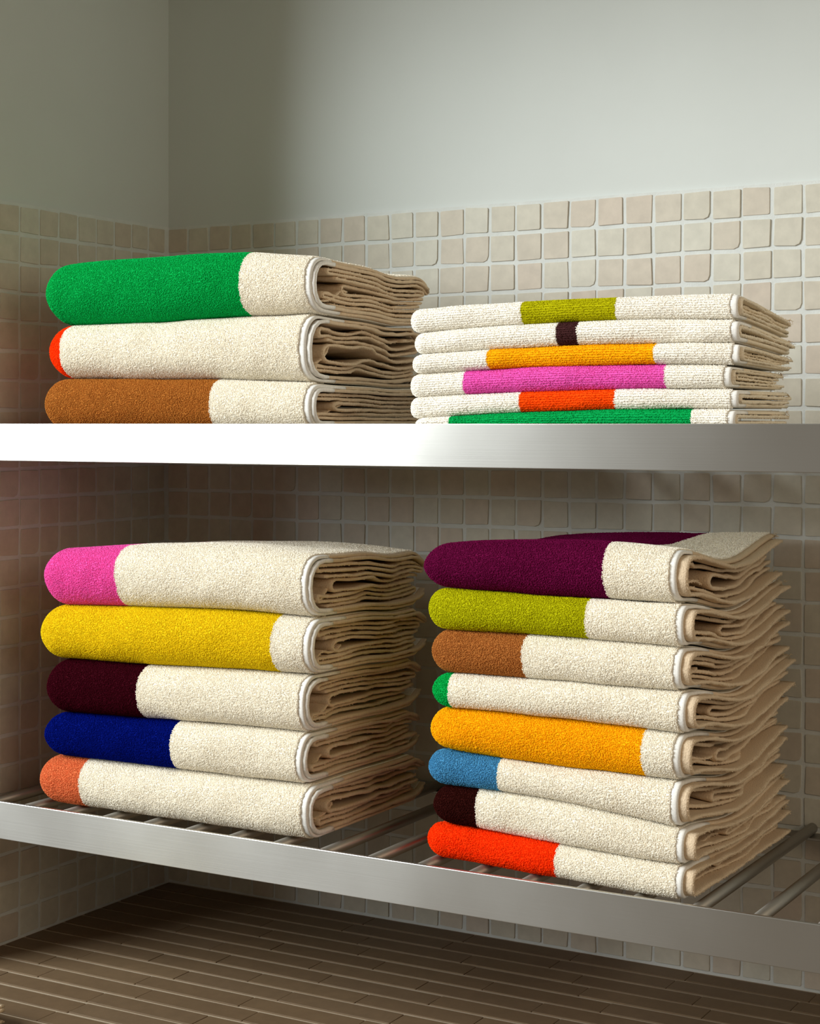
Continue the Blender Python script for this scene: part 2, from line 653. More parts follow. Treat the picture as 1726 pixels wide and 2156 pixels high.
# ------------------------------------------------------------------ towels
def grid_mesh(name, A, B, UV, mat, ends=(True, True, True, True), smooth=True):
    """Closed cloth shell from an outer grid A and an inner grid B (nu, ns, 3)."""
    nu, ns, _ = A.shape
    n = nu * ns
    idx = np.arange(n).reshape(nu, ns)
    a, b_, c, d = idx[:-1, :-1], idx[1:, :-1], idx[1:, 1:], idx[:-1, 1:]
    q = [np.stack([a, b_, c, d], -1).reshape(-1, 4), np.stack([d, c, b_, a], -1).reshape(-1, 4) + n]

    def strip(i1, i2):
        return np.stack([i1[:-1], i1[1:], i2[1:], i2[:-1]], -1)
    if ends[0]:
        q.append(strip(idx[0], idx[0] + n))
    if ends[1]:
        q.append(strip(idx[-1][::-1], idx[-1][::-1] + n))
    if ends[2]:
        q.append(strip(idx[:, 0][::-1], idx[:, 0][::-1] + n))
    if ends[3]:
        q.append(strip(idx[:, -1], idx[:, -1] + n))
    F = np.concatenate(q).astype(np.int32)
    V = np.concatenate([A.reshape(-1, 3), B.reshape(-1, 3)]).astype(np.float32)
    me = bpy.data.meshes.new(name)
    me.vertices.add(len(V))
    me.vertices.foreach_set('co', V.ravel())
    me.loops.add(F.size)
    me.loops.foreach_set('vertex_index', F.ravel())
    me.polygons.add(len(F))
    me.polygons.foreach_set('loop_start', np.arange(0, F.size, 4, dtype=np.int32))
    me.polygons.foreach_set('use_smooth', np.ones(len(F), bool))
    uvl = me.uv_layers.new(name='UVMap')
    U = np.concatenate([UV.reshape(-1, 2), UV.reshape(-1, 2)])[F.ravel()].astype(np.float32)
    uvl.data.foreach_set('uv', U.ravel())
    me.materials.append(mat)
    me.update(calc_edges=True)
    me.validate()
    return me


class Towel:
    """A folded towel: an outer wrap, a second wrap inside it, and inner folds.
    u runs along the shelf (left end 0 .. right end L), v from the front fold back."""

    def __init__(self, x0, x1, yf, D, zt, zb, n, seed, t=0.0033, open_rear=False, rise=0.0):
        self.x0, self.x1, self.L = x0, x1, x1 - x0
        self.yf, self.D, self.zt, self.zb = yf, D, zt, zb
        self.n, self.seed, self.t = n, seed, t
        self.r = random.Random(seed)
        self.bumps = []          # hollows: (gap index, v, width, amount)
        self.Rl = 0.026
        self.rear_round = 0.0

    def shape(self, X):
        """rounding of the closed left end"""
        R = self.Rl
        q = np.clip(1 - (X - self.x0) / R, 0, 1)
        e = np.clip(1 - q ** 2.6, 0, 1) ** (1 / 2.6)
        return np.maximum(e, 0.10)

    def bounds(self, X, v):
        zt, zb = self.zt(X, v), self.zb(X, v)
        e = self.shape(X)
        m, h = (zt + zb) / 2, (zt - zb) / 2
        if self.rear_round > 0:
            R2 = self.rear_round
            q = np.clip((v - (self.D - R2)) / (R2 * 1.08), 0, 1)
            e2 = np.clip(1 - q ** 2.4, 0.0, 1) ** (1 / 2.4)
            h = h * np.maximum(e2, 0.30)
        return m - h * e, m + h * e, self.yf(X) + 0.016 * (1 - e)

    def heights(self, X, v):
        """heights (m) of every layer's centre line, bottom to top: list of arrays"""
        zb, zt, _ = self.bounds(X, v)
        T = zt - zb
        n, t = self.n, self.t
        near = np.clip((X - (self.x1 - 0.10)) / 0.10, 0, 1) ** 1.5
        gaps = []
        for j in range(n - 1):
            g = 0.55 + 0.60 * noise2(v * 20 + j * 7.3, np.full_like(v, j * 3.1), self.seed) * (0.5 + 0.7 * near)
            g = g + 0.34 * noise2(v * 50 + j * 5.3, X * 30, self.seed + 5) * near
            for (bj, bv, bw, ba) in self.bumps:
                if bj == j:
                    g = g + ba * np.where(v > bv, np.exp(-((v - bv) / bw) ** 2), np.exp(-((v - bv) / (bw * 0.5)) ** 2)) * (0.25 + 0.75 * near)
            gaps.append(np.maximum(g, 0.06))
        gaps[0] = gaps[0] * 0.35
        gaps[-1] = gaps[-1] * 0.35
        tot = sum(gaps)
        free = np.maximum(T - n * t, 0.12 * T)
        tt = np.minimum(t, T * 0.88 / n)
        z = zb + tt / 2
        out = [z]
        for g in gaps:
            z = z + tt + free * g / tot
            out.append(z)
        return out, tt

    def crest(self, X, V, Z):
        zb, zt, _ = self.bounds(X, V)
        hh = np.clip((Z - zb) / np.maximum(zt - zb, 1e-5), 0, 1)
        fz = np.sqrt(np.clip(1 - (2 * hh - 1) ** 2, 0, 1)) * np.clip(1.6 - V / 0.04, 0, 1)
        sd = self.seed
        return fz * (0.0020 * noise2(X * 16, Z * 22, sd + 3) + 0.0010 * noise2(X * 45, Z * 45, sd + 4))

    # ---- section paths: lists of (v, jA, jB, mix, v_eval)
    def chain(self, order, fronts, rears, n_arm=26, start='rear', arc_k=0.9):
        pts = []
        going = -1 if start == 'rear' else 1
        mT = float(np.mean(self.zt(np.array([self.x1]), np.array([0.05])) - self.zb(np.array([self.x1]), np.array([0.05]))))
        pitch = mT / self.n
        for i, j in enumerate(order):
            lo, hi = fronts[i], rears[i]
            # an arm is shortened by the arc radius at each joined end
            vs = np.linspace(hi, lo, n_arm) if going < 0 else np.linspace(lo, hi, n_arm)
            for v in vs:
                pts.append((v, j, j, 0.0, v))
            if i < len(order) - 1:
                k = order[i + 1]
                end = lo if going < 0 else hi
                rad = max(0.002, abs(k - j) * pitch * 0.5) * arc_k
                for a in np.linspace(0, math.pi, 9)[1:-1]:
                    pts.append((end + going * rad * math.sin(a), j, k, 0.5 - 0.5 * math.cos(a), end))
                fr = fronts[i + 1] if going < 0 else rears[i + 1]
            going = -going
        return pts

    def sweep(self, pts, xend, X_start, nu_fine=9):
        v = np.array([p[0] for p in pts])
        ja = np.array([p[1] for p in pts])
        jb = np.array([p[2] for p in pts])
        mix = np.array([p[3] for p in pts])
        ve = np.array([p[4] for p in pts])
        tau = np.array([0.0, 0.35, 0.62, 0.78, 0.87, 0.92, 0.955, 0.978, 0.991, 1.0])
        Xe = xend(v)
        X = X_start + tau[:, None] * (Xe[None, :] - X_start)
        VE = np.broadcast_to(ve, X.shape)
        hs, tt = self.heights(np.minimum(X, self.x1), VE)
        H = np.stack(hs)                       # (n, nu, ns)
        ns = len(v)
        cols = np.arange(ns)
        za = H[ja, :, cols].T
        zb_ = H[jb, :, cols].T
        Z = za * (1 - mix) + zb_ * mix
        _, _, yf = self.bounds(np.minimum(X, self.x1), VE)
        Y = yf + v + self.crest(np.minimum(X, self.x1), np.broadcast_to(v, X.shape), Z)
        return X, Y, Z, tt

    @staticmethod
    def offset(X, Y, Z, t):
        dY = np.gradient(Y, axis=1)
        dZ = np.gradient(Z, axis=1)
        l = np.sqrt(dY ** 2 + dZ ** 2) + 1e-9
        nY, nZ = -dZ / l, dY / l
        s = np.cumsum(np.concatenate([np.zeros((len(Y), 1)), np.sqrt(np.diff(Y, axis=1) ** 2 + np.diff(Z, axis=1) ** 2)], 1), 1)
        return nY, nZ, s

    def layer(self, parent, pts, xend, mat, name='fold', X_start=None, hem=0.0, t=None):
        X, Y, Z, tt = self.sweep(pts, xend, X_start if X_start is not None else self.x0 + 0.05)
        t = t or self.t
        nY, nZ, s = self.offset(X, Y, Z, t)
        sd = self.seed
        w = 0.0007 * noise2(s * 330, X * 330, sd + 1) + 0.0005 * noise2(s * 90, X * 60, sd + 2)
        tl = np.minimum(t, tt) * 0.92
        A = np.stack([X, Y - nY * (tl / 2 + w), Z - nZ * (tl / 2 + w)], -1)
        B = np.stack([X, Y + nY * (tl / 2), Z + nZ * (tl / 2)], -1)
        # soft rolled edge at the right end
        for G, sg in ((A, -1), (B, 1)):
            G[-1, :, 1] -= sg * nY[-1] * tl[-1] * 0.22
            G[-1, :, 2] -= sg * nZ[-1] * tl[-1] * 0.22
        # fuzzy cut edge at the right end
        rng = np.random.default_rng(sd * 7 + len(pts) + int(abs(float(pts[0][1])) * 31))
        E_ = (A[-1] + B[-1]) / 2
        sl = s[-1]
        ne = int(sl[-1] / 0.00055)
        fe = np.interp(np.sort(rng.uniform(0, sl[-1], ne)), sl, np.arange(len(sl)))
        e0 = np.clip(np.floor(fe).astype(int), 0, len(sl) - 2)
        fr_ = (fe - e0)[:, None]
        pe = E_[e0] * (1 - fr_) + E_[e0 + 1] * fr_
        nn = np.stack([np.zeros(ne), nY[-1][e0], nZ[-1][e0]], -1)
        pe = pe + nn * rng.uniform(-0.42, 0.42, (ne, 1)) * self.t
        pe[:, 0] -= 0.0004
        tn = E_[e0 + 1] - E_[e0]
        tn /= np.linalg.norm(tn, axis=1, keepdims=True) + 1e-12
        nr = np.array([[1.0, 0, 0]]) + nn * rng.normal(0, 0.5, (ne, 1))
        nr /= np.linalg.norm(nr, axis=1, keepdims=True)
        edge_fuzz = (pe, nr, tn, rng)
        # path runs top-rear -> front -> bottom-rear, so -n is the outside of the fold
        UV = np.stack([X, s + 0.01 * parent['n'] if 'n' in parent else s], -1)
        if hem > 0:
            me = grid_mesh(name, A[:-1], B[:-1], UV[:-1], mat, (True, True, True, True))
            wrap = link_obj(name, me, parent)
            edge_fuzz = None
            # white hem over the last millimetres
            h0 = 1.0
            A2, B2 = A[-3:].copy(), B[-3:].copy()
            for G, sg in ((A2, -1), (B2, 1)):
                for k in range(3):
                    G[k, :, 1] += sg * nY[-3 + k] * 0.0003
                    G[k, :, 2] += sg * nZ[-3 + k] * 0.0003
            A2[0, :, 0] = A[-1, :, 0] - hem
            B2[0, :, 0] = B[-1, :, 0] - hem
            A2[1, :, 0] = A[-1, :, 0] - hem * 0.25
            B2[1, :, 0] = B[-1, :, 0] - hem * 0.25
            A2[2, :, 0] += 0.0004
            B2[2, :, 0] += 0.0004
            vv = np.array([q[0] for q in pts])
            ii = np.where(vv < 0.045)[0]  # white only round the front; ecru behind paints the hem's shade
            i0, i1 = ii.min(), ii.max() + 1
            link_obj('hem', grid_mesh('hem', A2[:, i0:i1], B2[:, i0:i1], UV[-3:, i0:i1], M_HEM), wrap, label='white woven hem')
        else:
            wrap = link_obj(name, grid_mesh(name, A, B, UV, mat), parent)
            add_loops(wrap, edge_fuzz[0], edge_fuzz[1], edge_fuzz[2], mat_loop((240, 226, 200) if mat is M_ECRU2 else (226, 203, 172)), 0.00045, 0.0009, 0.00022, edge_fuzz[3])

    def outer(self, parent, bands, top_rows, ribbed=False, du=0.0019, hem=0.0062, pile=0.00055):
        """The visible wrap. bands: list of (x_from, x_to, material, name, label)."""
        t = self.t
        D = self.D
        mT = float(np.mean(self.zt(np.array([self.x1 - .05]), np.array([0.05])) - self.zb(np.array([self.x1 - .05]), np.array([0.05]))))
        rN = 0.50 * mT
        p = 2.25
        n_arc = max(18, int(1.45 * mT / 0.0017))
        th = np.linspace(math.pi / 2, -math.pi / 2, n_arc)
        varc = rN * (1 - np.abs(np.cos(th)) ** (2 / p))
        harc = 0.5 + 0.5 * np.sign(np.sin(th)) * np.abs(np.sin(th)) ** (2 / p)
        vt = D - (D - rN) * np.linspace(0, 1, top_rows + 1)[:-1] ** 0.8
        vb = rN + (D - rN) * np.linspace(0, 1, 13)[1:] ** 1.5
        v = np.concatenate([vt, varc, vb])
        h = np.concatenate([np.ones(len(vt)), harc, np.zeros(len(vb))])
        edges = [self.x0] + [b[1] for b in bands] + [self.x1 - hem, self.x1]
        spans = list(zip(edges[:-1], edges[1:]))
        mats = [(b[2], b[3], b[4]) for b in bands]
        spans[len(bands)] = None
        spans = [s for s in spans if s is not None]
        # bands cover x0 .. x1-hem ; hem covers the rest
        spans = []
        xs = self.x0
        for b in bands:
            spans.append((xs, b[1], b[2], b[3], b[4]))
            xs = b[1]
        spans.append((xs, self.x1, M_HEM, 'hem', 'white woven hem'))
        sd = self.seed
        loop_of = self.loop_of
        for (xa, xb, mat, nm, lab) in spans:
            is_hem = nm == 'hem'
            nu = 5 if is_hem else max(6, int((xb - xa) / du))
            if xa == self.x0:
                k = np.linspace(0, 1, nu)
                Xs = np.concatenate([self.x0 + 0.012 * np.linspace(0, 1, 10)[:-1] ** 2, np.linspace(self.x0 + 0.012, xb, nu)]) if xb - xa > 0.016 else self.x0 + (xb - xa) * np.linspace(0, 1, 16) ** 1.6
            else:
                Xs = np.linspace(xa, xb, nu)
            X, V = np.meshgrid(Xs, v, indexing='ij')
            Hh = np.broadcast_to(h, X.shape)
            zb, zt, yf = self.bounds(X, V)
            Z = zb + Hh * (zt - zb)
            # the fold's crest wanders a little
            Y = yf + V + self.crest(X, V, Z)
            nY, nZ, s = self.offset(X, Y, Z, t)
            # pile: loops standing proud of the cloth
            if ribbed:
                pl = 0.35 * pile * (0.55 * np.sin(s * 2 * math.pi / 0.0030 + 1.2 * noise2(X * 60, s * 60, sd)) + 0.6 * noise2(X * 420, s * 500, sd + 9))
            else:
                pl = 0.25 * pile * (noise2(X * 430, s * 430, sd + 9) + 0.35 * noise2(X * 170, s * 170, sd + 8))
            lump = 0.0006 * noise2(X * 28, s * 28, sd + 6)
            arcm = np.clip(1.3 - V / (rN * 2.2), 0.35 if top_rows > 30 else 0.15, 1)
            up = np.where(Hh > 0.5, 1.0, 1.0)
            pl = (pl + lump) * arcm * up
            if is_hem:
                pl = pl * 0.12 - 0.0007
            # jagged dye line / pile edge
            if not is_hem:
                for e_ in (xa, xb):
                    if e_ == self.x0:
                        continue
                    X = X + 0.0008 * noise2(s * 420, np.full_like(s, e_ * 91), sd) * np.exp(-np.abs(X - e_) / 0.003)
            e = self.shape(X)
            tl = np.minimum(t, (zt - zb) * 0.3)
            A = np.stack([X, Y - nY * pl, Z - nZ * pl], -1)
            B = np.stack([X, Y + nY * tl, Z + nZ * tl], -1)
            UV = np.stack([X, s], -1)
            last = (xb == self.x1)
            if is_hem:
                A[-1, :, 1] += nY[-1] * t * 0.25
                A[-1, :, 2] += nZ[-1] * t * 0.25
            if is_hem:
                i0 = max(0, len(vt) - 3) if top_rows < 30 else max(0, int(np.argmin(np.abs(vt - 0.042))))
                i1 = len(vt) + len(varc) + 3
                link_obj('hem', grid_mesh('hem', A[:, i0:i1], B[:, i0:i1], UV[:, i0:i1], M_HEM), panel, label=lab)
                link_obj('shaded_hem', grid_mesh('shaded_hem', A[:, :i0 + 1], B[:, :i0 + 1], UV[:, :i0 + 1], M_ECRU2 if ribbed else M_ECRU), panel)  # rear arms of the white hem, their shade painted in as ecru
                link_obj('shaded_hem', grid_mesh('shaded_hem', A[:, i1 - 1:], B[:, i1 - 1:], UV[:, i1 - 1:], M_ECRU2 if ribbed else M_ECRU), panel)
            else:
                me = grid_mesh(nm, A, B, UV, mat, (xa == self.x0, True, True, True))
                panel = link_obj(nm, me, parent, label=lab)
                # terry loops over the part of the wrap that shows
                rng = np.random.default_rng(sd * 13 + int(xa * 1e4))
                v_lim = D if top_rows > 30 else rN * 1.35
                step = 0.00108
                row = s[len(s) // 2]
                j0 = int(np.argmax(v <= v_lim))
                s0 = row[j0]
                jb = len(vt) + n_arc + int(np.sum(vb < rN * 1.35))
                s1 = row[min(jb, len(row) - 1)]
                step_s = 0.0020 if ribbed else step
                step_x = 0.00082 if ribbed else step
                gx, gs = np.meshgrid(np.arange(xa, xb, step_x), np.arange(s0, s1, step_s), indexing='ij')
                cnt = gx.size
                px = np.clip(gx.ravel() + rng.uniform(-0.6, 0.6, cnt) * step_x, xa, xb)
                ps = np.clip(gs.ravel() + (rng.normal(0, 0.12, cnt) if ribbed else rng.uniform(-0.6, 0.6, cnt)) * step_s, s0, s1)
                # thin out towards the back of a top face, seen at a glancing angle
                vv = np.interp(ps, row, v)
                keep = rng.uniform(0, 1, cnt) < np.where((vv > 0.06) & (ps < s0 + (s1 - s0) * 0.7), 0.55, 1.0)
                px, ps = px[keep], ps[keep]
                fi = np.interp(px, Xs, np.arange(len(Xs)))
                i0 = np.clip(np.floor(fi).astype(int), 0, len(Xs) - 2)
                fu = fi - i0
                fj = np.interp(ps, row, np.arange(len(row)))
                k0 = np.clip(np.floor(fj).astype(int), 0, len(row) - 2)
                fs = fj - k0

                def bil(G):
                    w = [(1 - fu) * (1 - fs), fu * (1 - fs), (1 - fu) * fs, fu * fs]
                    if G.ndim == 3:
                        w = [q[:, None] for q in w]
                    return G[i0, k0] * w[0] + G[i0 + 1, k0] * w[1] + G[i0, k0 + 1] * w[2] + G[i0 + 1, k0 + 1] * w[3]
                P0 = bil(A)
                du_ = A[i0 + 1, k0] - A[i0, k0]
                ds_ = A[i0, k0 + 1] - A[i0, k0]
                NR = np.cross(ds_, du_)
                NR /= np.linalg.norm(NR, axis=1, keepdims=True) + 1e-12
                ref = np.stack([np.zeros(len(px)), -bil(nY), -bil(nZ)], -1)
                NR = np.where((NR * ref).sum(1, keepdims=True) < 0, -NR, NR)
                du_ /= np.linalg.norm(du_, axis=1, keepdims=True) + 1e-12
                bn = np.cross(NR, du_)
                ang = rng.normal(0, 0.5, len(px)) if ribbed else rng.uniform(0, math.pi, len(px))
                TA = du_ * np.cos(ang)[:, None] + bn * np.sin(ang)[:, None]
                add_loops(panel, P0, NR, TA, loop_of[mat.name], 0.0007 if ribbed else 0.00085, 0.0011, 0.00031 if ribbed else 0.00028, rng)


def smooth_curve(pts):
    xs = np.array([p[0] for p in pts])
    zs = np.array([p[1] for p in pts])
    deg = 2 if len(pts) > 2 else 1
    co = np.polyfit(xs - xs.mean(), zs, deg)
    x_m, lo, hi = xs.mean(), xs.min() - 0.01, xs.max() + 0.01
    return lambda X: np.polyval(co, np.clip(X, lo, hi) - x_m)


def fray(parent, tw, j, vend, xr, n=26, seed=0):
    """loose threads at the back corner of a layer, as one tuft"""
    r = random.Random(seed)
    V, F = [], []
    hs, _ = tw.heights(np.array([[tw.x1]]), np.array([[min(vend, tw.D)]]))
    z0 = float(hs[j][0, 0])
    y0 = float(tw.yf(np.array([tw.x1]))[0]) + vend
    for i in range(n):
        p = Vector((xr + r.uniform(-0.012, 0.002), y0 - r.uniform(0.0, 0.010), z0 + r.uniform(-0.0012, 0.0012)))
        d = Vector((r.uniform(-0.2, 0.9), r.uniform(0.4, 1.2), r.uniform(-0.5, 0.5))).normalized()
        w = 0.00032
        ln = r.uniform(0.003, 0.008)
        side = d.cross(Vector((0.3, -0.5, 0.8))).normalized() * w
        up = d.cross(side).normalized() * w
        base = len(V)
        for k in range(4):
            q = p + d * ln * k / 3
            d = (d + Vector((r.uniform(-.4, .4), r.uniform(-.3, .3), r.uniform(-.6, .3)))).normalized()
            for s_ in (side, up, -side, -up):
                V.append(q + s_ * (1 - 0.2 * k))
        for k in range(3):
            for m in range(4):
                a = base + k * 4 + m
                b_ = base + k * 4 + (m + 1) % 4
                F.append((a, b_, b_ + 4, a + 4))
    me = bpy.data.meshes.new('frayed_threads')
    me.from_pydata([tuple(q) for q in V], [], F)
    me.materials.append(M_THREAD)
    link_obj('frayed_threads', me, parent, kind='stuff')


def build_stack(prefix, specs, creases, yf0, yf1, xa, xb, D, wave, group, ribbed=False, n_layers=10, t=0.0037, style='bath'):
    curves = [smooth_curve(c) for c in creases]
    nS = len(specs)

    def zfun(i, sign):
        cf = curves[i]

        def f(X, v):
            return cf(X) + wave(X, v, i / nS) + sign * 0.0008
        return f
    yfun0 = lambda X: yf0 + (yf1 - yf0) * np.clip((X - xa) / (xb - xa), 0, 1)
    for i, sp in enumerate(specs):
        r = random.Random(hash((prefix, i)) & 0xffff if False else i * 17 + len(prefix) * 101 + nS)
        sd = i * 31 + nS * 7
        proud = sp.get('proud', 0.0)
        yfun = (lambda pr: (lambda X: yfun0(X) - pr))(proud)
        tw = Towel(sp['x0'], sp['x1'], yfun, D + sp.get('dD', 0.0), zfun(i, -1), zfun(i + 1, +1), sp.get('n', n_layers), sd, t if not (style == 'hand' and sp.get('n') == 6) else 0.0027)
        root = link_obj(prefix, None, label=sp['label'], cat='towel', group=group)
        # bands of the wrap
        cream = M_CREAM_R if ribbed else M_CREAM
        col = mat_terry(sp['rgb'], ribbed)
        tw.loop_of = {cream.name: mat_loop((253, 248, 236) if ribbed else CREAM), col.name: mat_loop(sp['rgb'])}
        hem = 0.0062
        b0, b1 = sp['block']
        bands = []
        if b0 > sp['x0'] + 0.01:
            bands.append((sp['x0'], b0, cream, 'cream_panel', None))
        bands.append((b0, b1, col, 'colour_block', sp['clabel']))
        bands.append((b1, sp['x1'] - hem, cream, 'cream_panel', None))
        tw.bumps = []
        if style == 'bath' and not sp.get('loose'):
            tw.rear_round = 0.032
        if style == 'hand':
            tw.Rl = 0.014
        n = tw.n
        L1 = sp['x1']
        Dd = tw.D
        if style == 'bath':
            # inner folds
            tong = sp.get('tongue', max(2, n // 2 - 1))
            vt = sp.get('vt', 0.07)
            tw.bumps.append((tong, vt, 0.055, sp.get('ta', 4.0)))
            tw.bumps.append((tong - 1, 0.02, 0.03, 0.9))
            if sp.get('rear_hollow', 0):
                tw.bumps.append((n - 4, Dd - 0.035, 0.02, sp['rear_hollow']))
        else:
            tw.bumps.append((1, 0.016, 0.05, 2.2))
        tw.outer(root, bands, 75 if i == 0 else 12, ribbed, hem=hem, pile=0.00045 if ribbed else 0.00055)

        def xe(off, amp, seed, fr=40):
            return lambda v: L1 + off + amp * noise2(v * fr, np.full_like(v, seed * 1.7), seed)
        # second wrap, its hem a little further out
        off1 = sp.get('off1', 0.004)
        if style == 'bath':
            pts = tw.chain([n - 2, 1], [0.0, 0.0], [Dd - 0.004, Dd - 0.006], 34, 'rear')
        else:
            pts = tw.chain([n - 2, 1], [0.0, 0.0], [Dd + sp.get('r1', 0.004), Dd + sp.get('r2', 0.0)], 34, 'rear')
        # place the nose of the second wrap just inside the outer one
        mT = float(np.mean(tw.zt(np.array([L1]), np.array([0.05])) - tw.zb(np.array([L1]), np.array([0.05]))))
        fr_in = 0.50 * mT
        rad = fr_in - t - 0.0016
        new = []
        for (v, ja, jb, mx, ve) in pts:
            if ja == jb:
                k = fr_in + (v / Dd) * (Dd - fr_in)
                new.append((k, ja, jb, mx, k))
            else:
                a = math.acos(1 - 2 * mx)
                sgn = -abs(math.sin(a)) ** (2 / 2.3)
                c_ = math.cos(a)
                mx2 = 0.5 - 0.5 * math.copysign(abs(c_) ** (2 / 2.3), c_)
                new.append((fr_in + sgn * rad, ja, jb, mx2, fr_in))
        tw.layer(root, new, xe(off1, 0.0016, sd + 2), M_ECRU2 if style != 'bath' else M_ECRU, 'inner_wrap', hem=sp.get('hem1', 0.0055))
        if style == 'hand' and n >= 6:
            f0 = fr_in * 0.4 + 2 * t + 0.004 + 0.004 * i
            tw.layer(root, tw.chain([n - 3, 2], [f0, f0], [Dd + 0.002, Dd - 0.008], 26, 'rear', 1.2), xe(-0.002, 0.003, sd + 19, 26), M_ECRU2, 'fold')
        if style == 'bath':
            inner = list(range(n - 3, 1, -1))
            vin = fr_in * 0.35 + 2 * t
            # split the inner layers into zigzag chains
            up = [j for j in inner if j > tong]
            dn = [j for j in inner if j <= tong]
            # the tongue joins the layers either side of the hollow
            chainA = up[:-1] if len(up) > 1 else []
            tongue = ([up[-1]] if up else []) + ([dn[0]] if dn else [])
            chainB = dn[1:]
            lay = 0
            for ch in (chainA, tongue, chainB):
                k = 0
                while k < len(ch):
                    piece = ch[k:k + (2 if sp.get('loose') else 4)] if ch is not tongue else ch
                    if ch is tongue:
                        fr = [vt, vt]
                    else:
                        f0 = vin + r.uniform(0.003, 0.018)
                        fr = [f0, f0, f0 + 0.012, f0 + 0.012]
                    rr_ = [Dd - 0.012 + r.uniform(-0.012, 0.012 if sp.get('loose') else 0.004) for _ in piece]
                    if len(piece) > 2:
                        rr_[2] = rr_[1]
                    fr = fr[:len(piece)]
                    off = r.uniform(-0.006, 0.001) if ch is not tongue else r.uniform(-0.004, -0.001)
                    pp = tw.chain(piece, fr, rr_, 26, 'rear', 4.0 if ch is tongue else 0.9)
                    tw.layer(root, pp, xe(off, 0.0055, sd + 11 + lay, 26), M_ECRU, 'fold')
                    lay += 1
                    k += len(piece)
            # a crumpled tuck of cloth showing in the hollow behind the front fold
            if not sp.get('loose') or i % 2 == 0:
                m0, m1 = r.uniform(0.08, 0.2), r.uniform(0.4, 0.55)
                ph = r.uniform(0, 6)
                v0_, v1_ = vin - 0.002, max(vt + 0.004, vin + 0.03)
                tuck = []
                for k_ in np.linspace(0, 1, 22):
                    vv_ = v0_ + (v1_ - v0_) * k_ + 0.0025 * math.sin(9 * k_ + ph)
                    tuck.append((vv_, 1, n - 2, m0 + (m1 - m0) * k_ + 0.07 * math.sin(7.5 * k_ + ph), max(vv_, fr_in)))
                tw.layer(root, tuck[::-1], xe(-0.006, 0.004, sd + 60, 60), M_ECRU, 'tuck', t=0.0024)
            # pairs closed at the back: a band of cloth rolled round the rear
            if not sp.get('loose'):
                pr = tw.chain([n - 2, n - 3], [Dd - 0.05, Dd - 0.045], [Dd - 0.002, Dd - 0.002], 8, 'front', 0.8)
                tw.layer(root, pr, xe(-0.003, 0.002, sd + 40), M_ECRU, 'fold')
        if sp.get('fray'):
            for q in range(sp['fray']):
                j = r.choice([0, 1, n - 2, n - 1]) if q else n - 1
                fray(root, tw, j, Dd + (0.002 if style == 'bath' else 0.0), L1, 26, sd + q)


def wave_flat(sag, rear, wob, k=1.0):
    def f(X, v, q):
        top = (1 - q)
        s = np.clip(v / 0.24, 0, 1.2)
        return -sag * top * np.sin(np.clip(s, 0, 1) * math.pi) - rear * top * s * s + wob * top * 0.5 * noise2(v * 18, X * 9, 3) * np.clip(v * 20, 0, 1)
    return f


def wave_s(amp, rear):
    def f(X, v, q):
        s = np.clip((v - 0.02) / 0.25, 0, 1.1)
        near = np.clip((X - 0.70) / 0.12, 0.3, 1)
        low = np.clip((1 - q) * 3.2, 0, 1)
        return (-amp * np.sin(s * math.pi) ** 2 + rear * s ** 3) * near * low - 0.010 * s * low
    return f


# --- upper left: three thick bath towels
UL_creases = [
    [(0.131, 0.1735), (0.289, 0.1755), (0.434, 0.1675)],
    [(0.131, 0.1072), (0.271, 0.1073), (0.363, 0.1088), (0.44, 0.1095)],
    [(0.124, 0.0483), (0.259, 0.0465), (0.343, 0.0439), (0.44, 0.0404)],
    [(0.11, -0.0058), (0.28, -0.0058), (0.44, -0.0058)]]
UL = [
    dict(x0=0.099, x1=0.4425, block=(0.099, 0.359), rgb=(8, 178, 84), clabel='bright green terry block', n=12, vt=0.075,
         label='cream bath towel with a long bright green block, top of the upper-left stack', rear_hollow=2.0),
    dict(x0=0.103, x1=0.436, block=(0.103, 0.1255), rgb=(255, 66, 8), clabel='narrow orange-red terry end', n=11, vt=0.055,
         label='cream bath towel with a narrow orange-red end, between the green and brown ones'),
    dict(x0=0.097, x1=0.4425, block=(0.097, 0.322), rgb=(186, 118, 50), clabel='caramel brown terry block', n=10, vt=0.06,
         label='cream bath towel with a long caramel brown block, lying on the upper shelf')]
build_stack('bath_towel', UL, UL_creases, -0.345, -0.345, 0.10, 0.44, 0.240, wave_flat(0.004, 0.008, 0.006),
            'thick bath towels on the upper shelf')

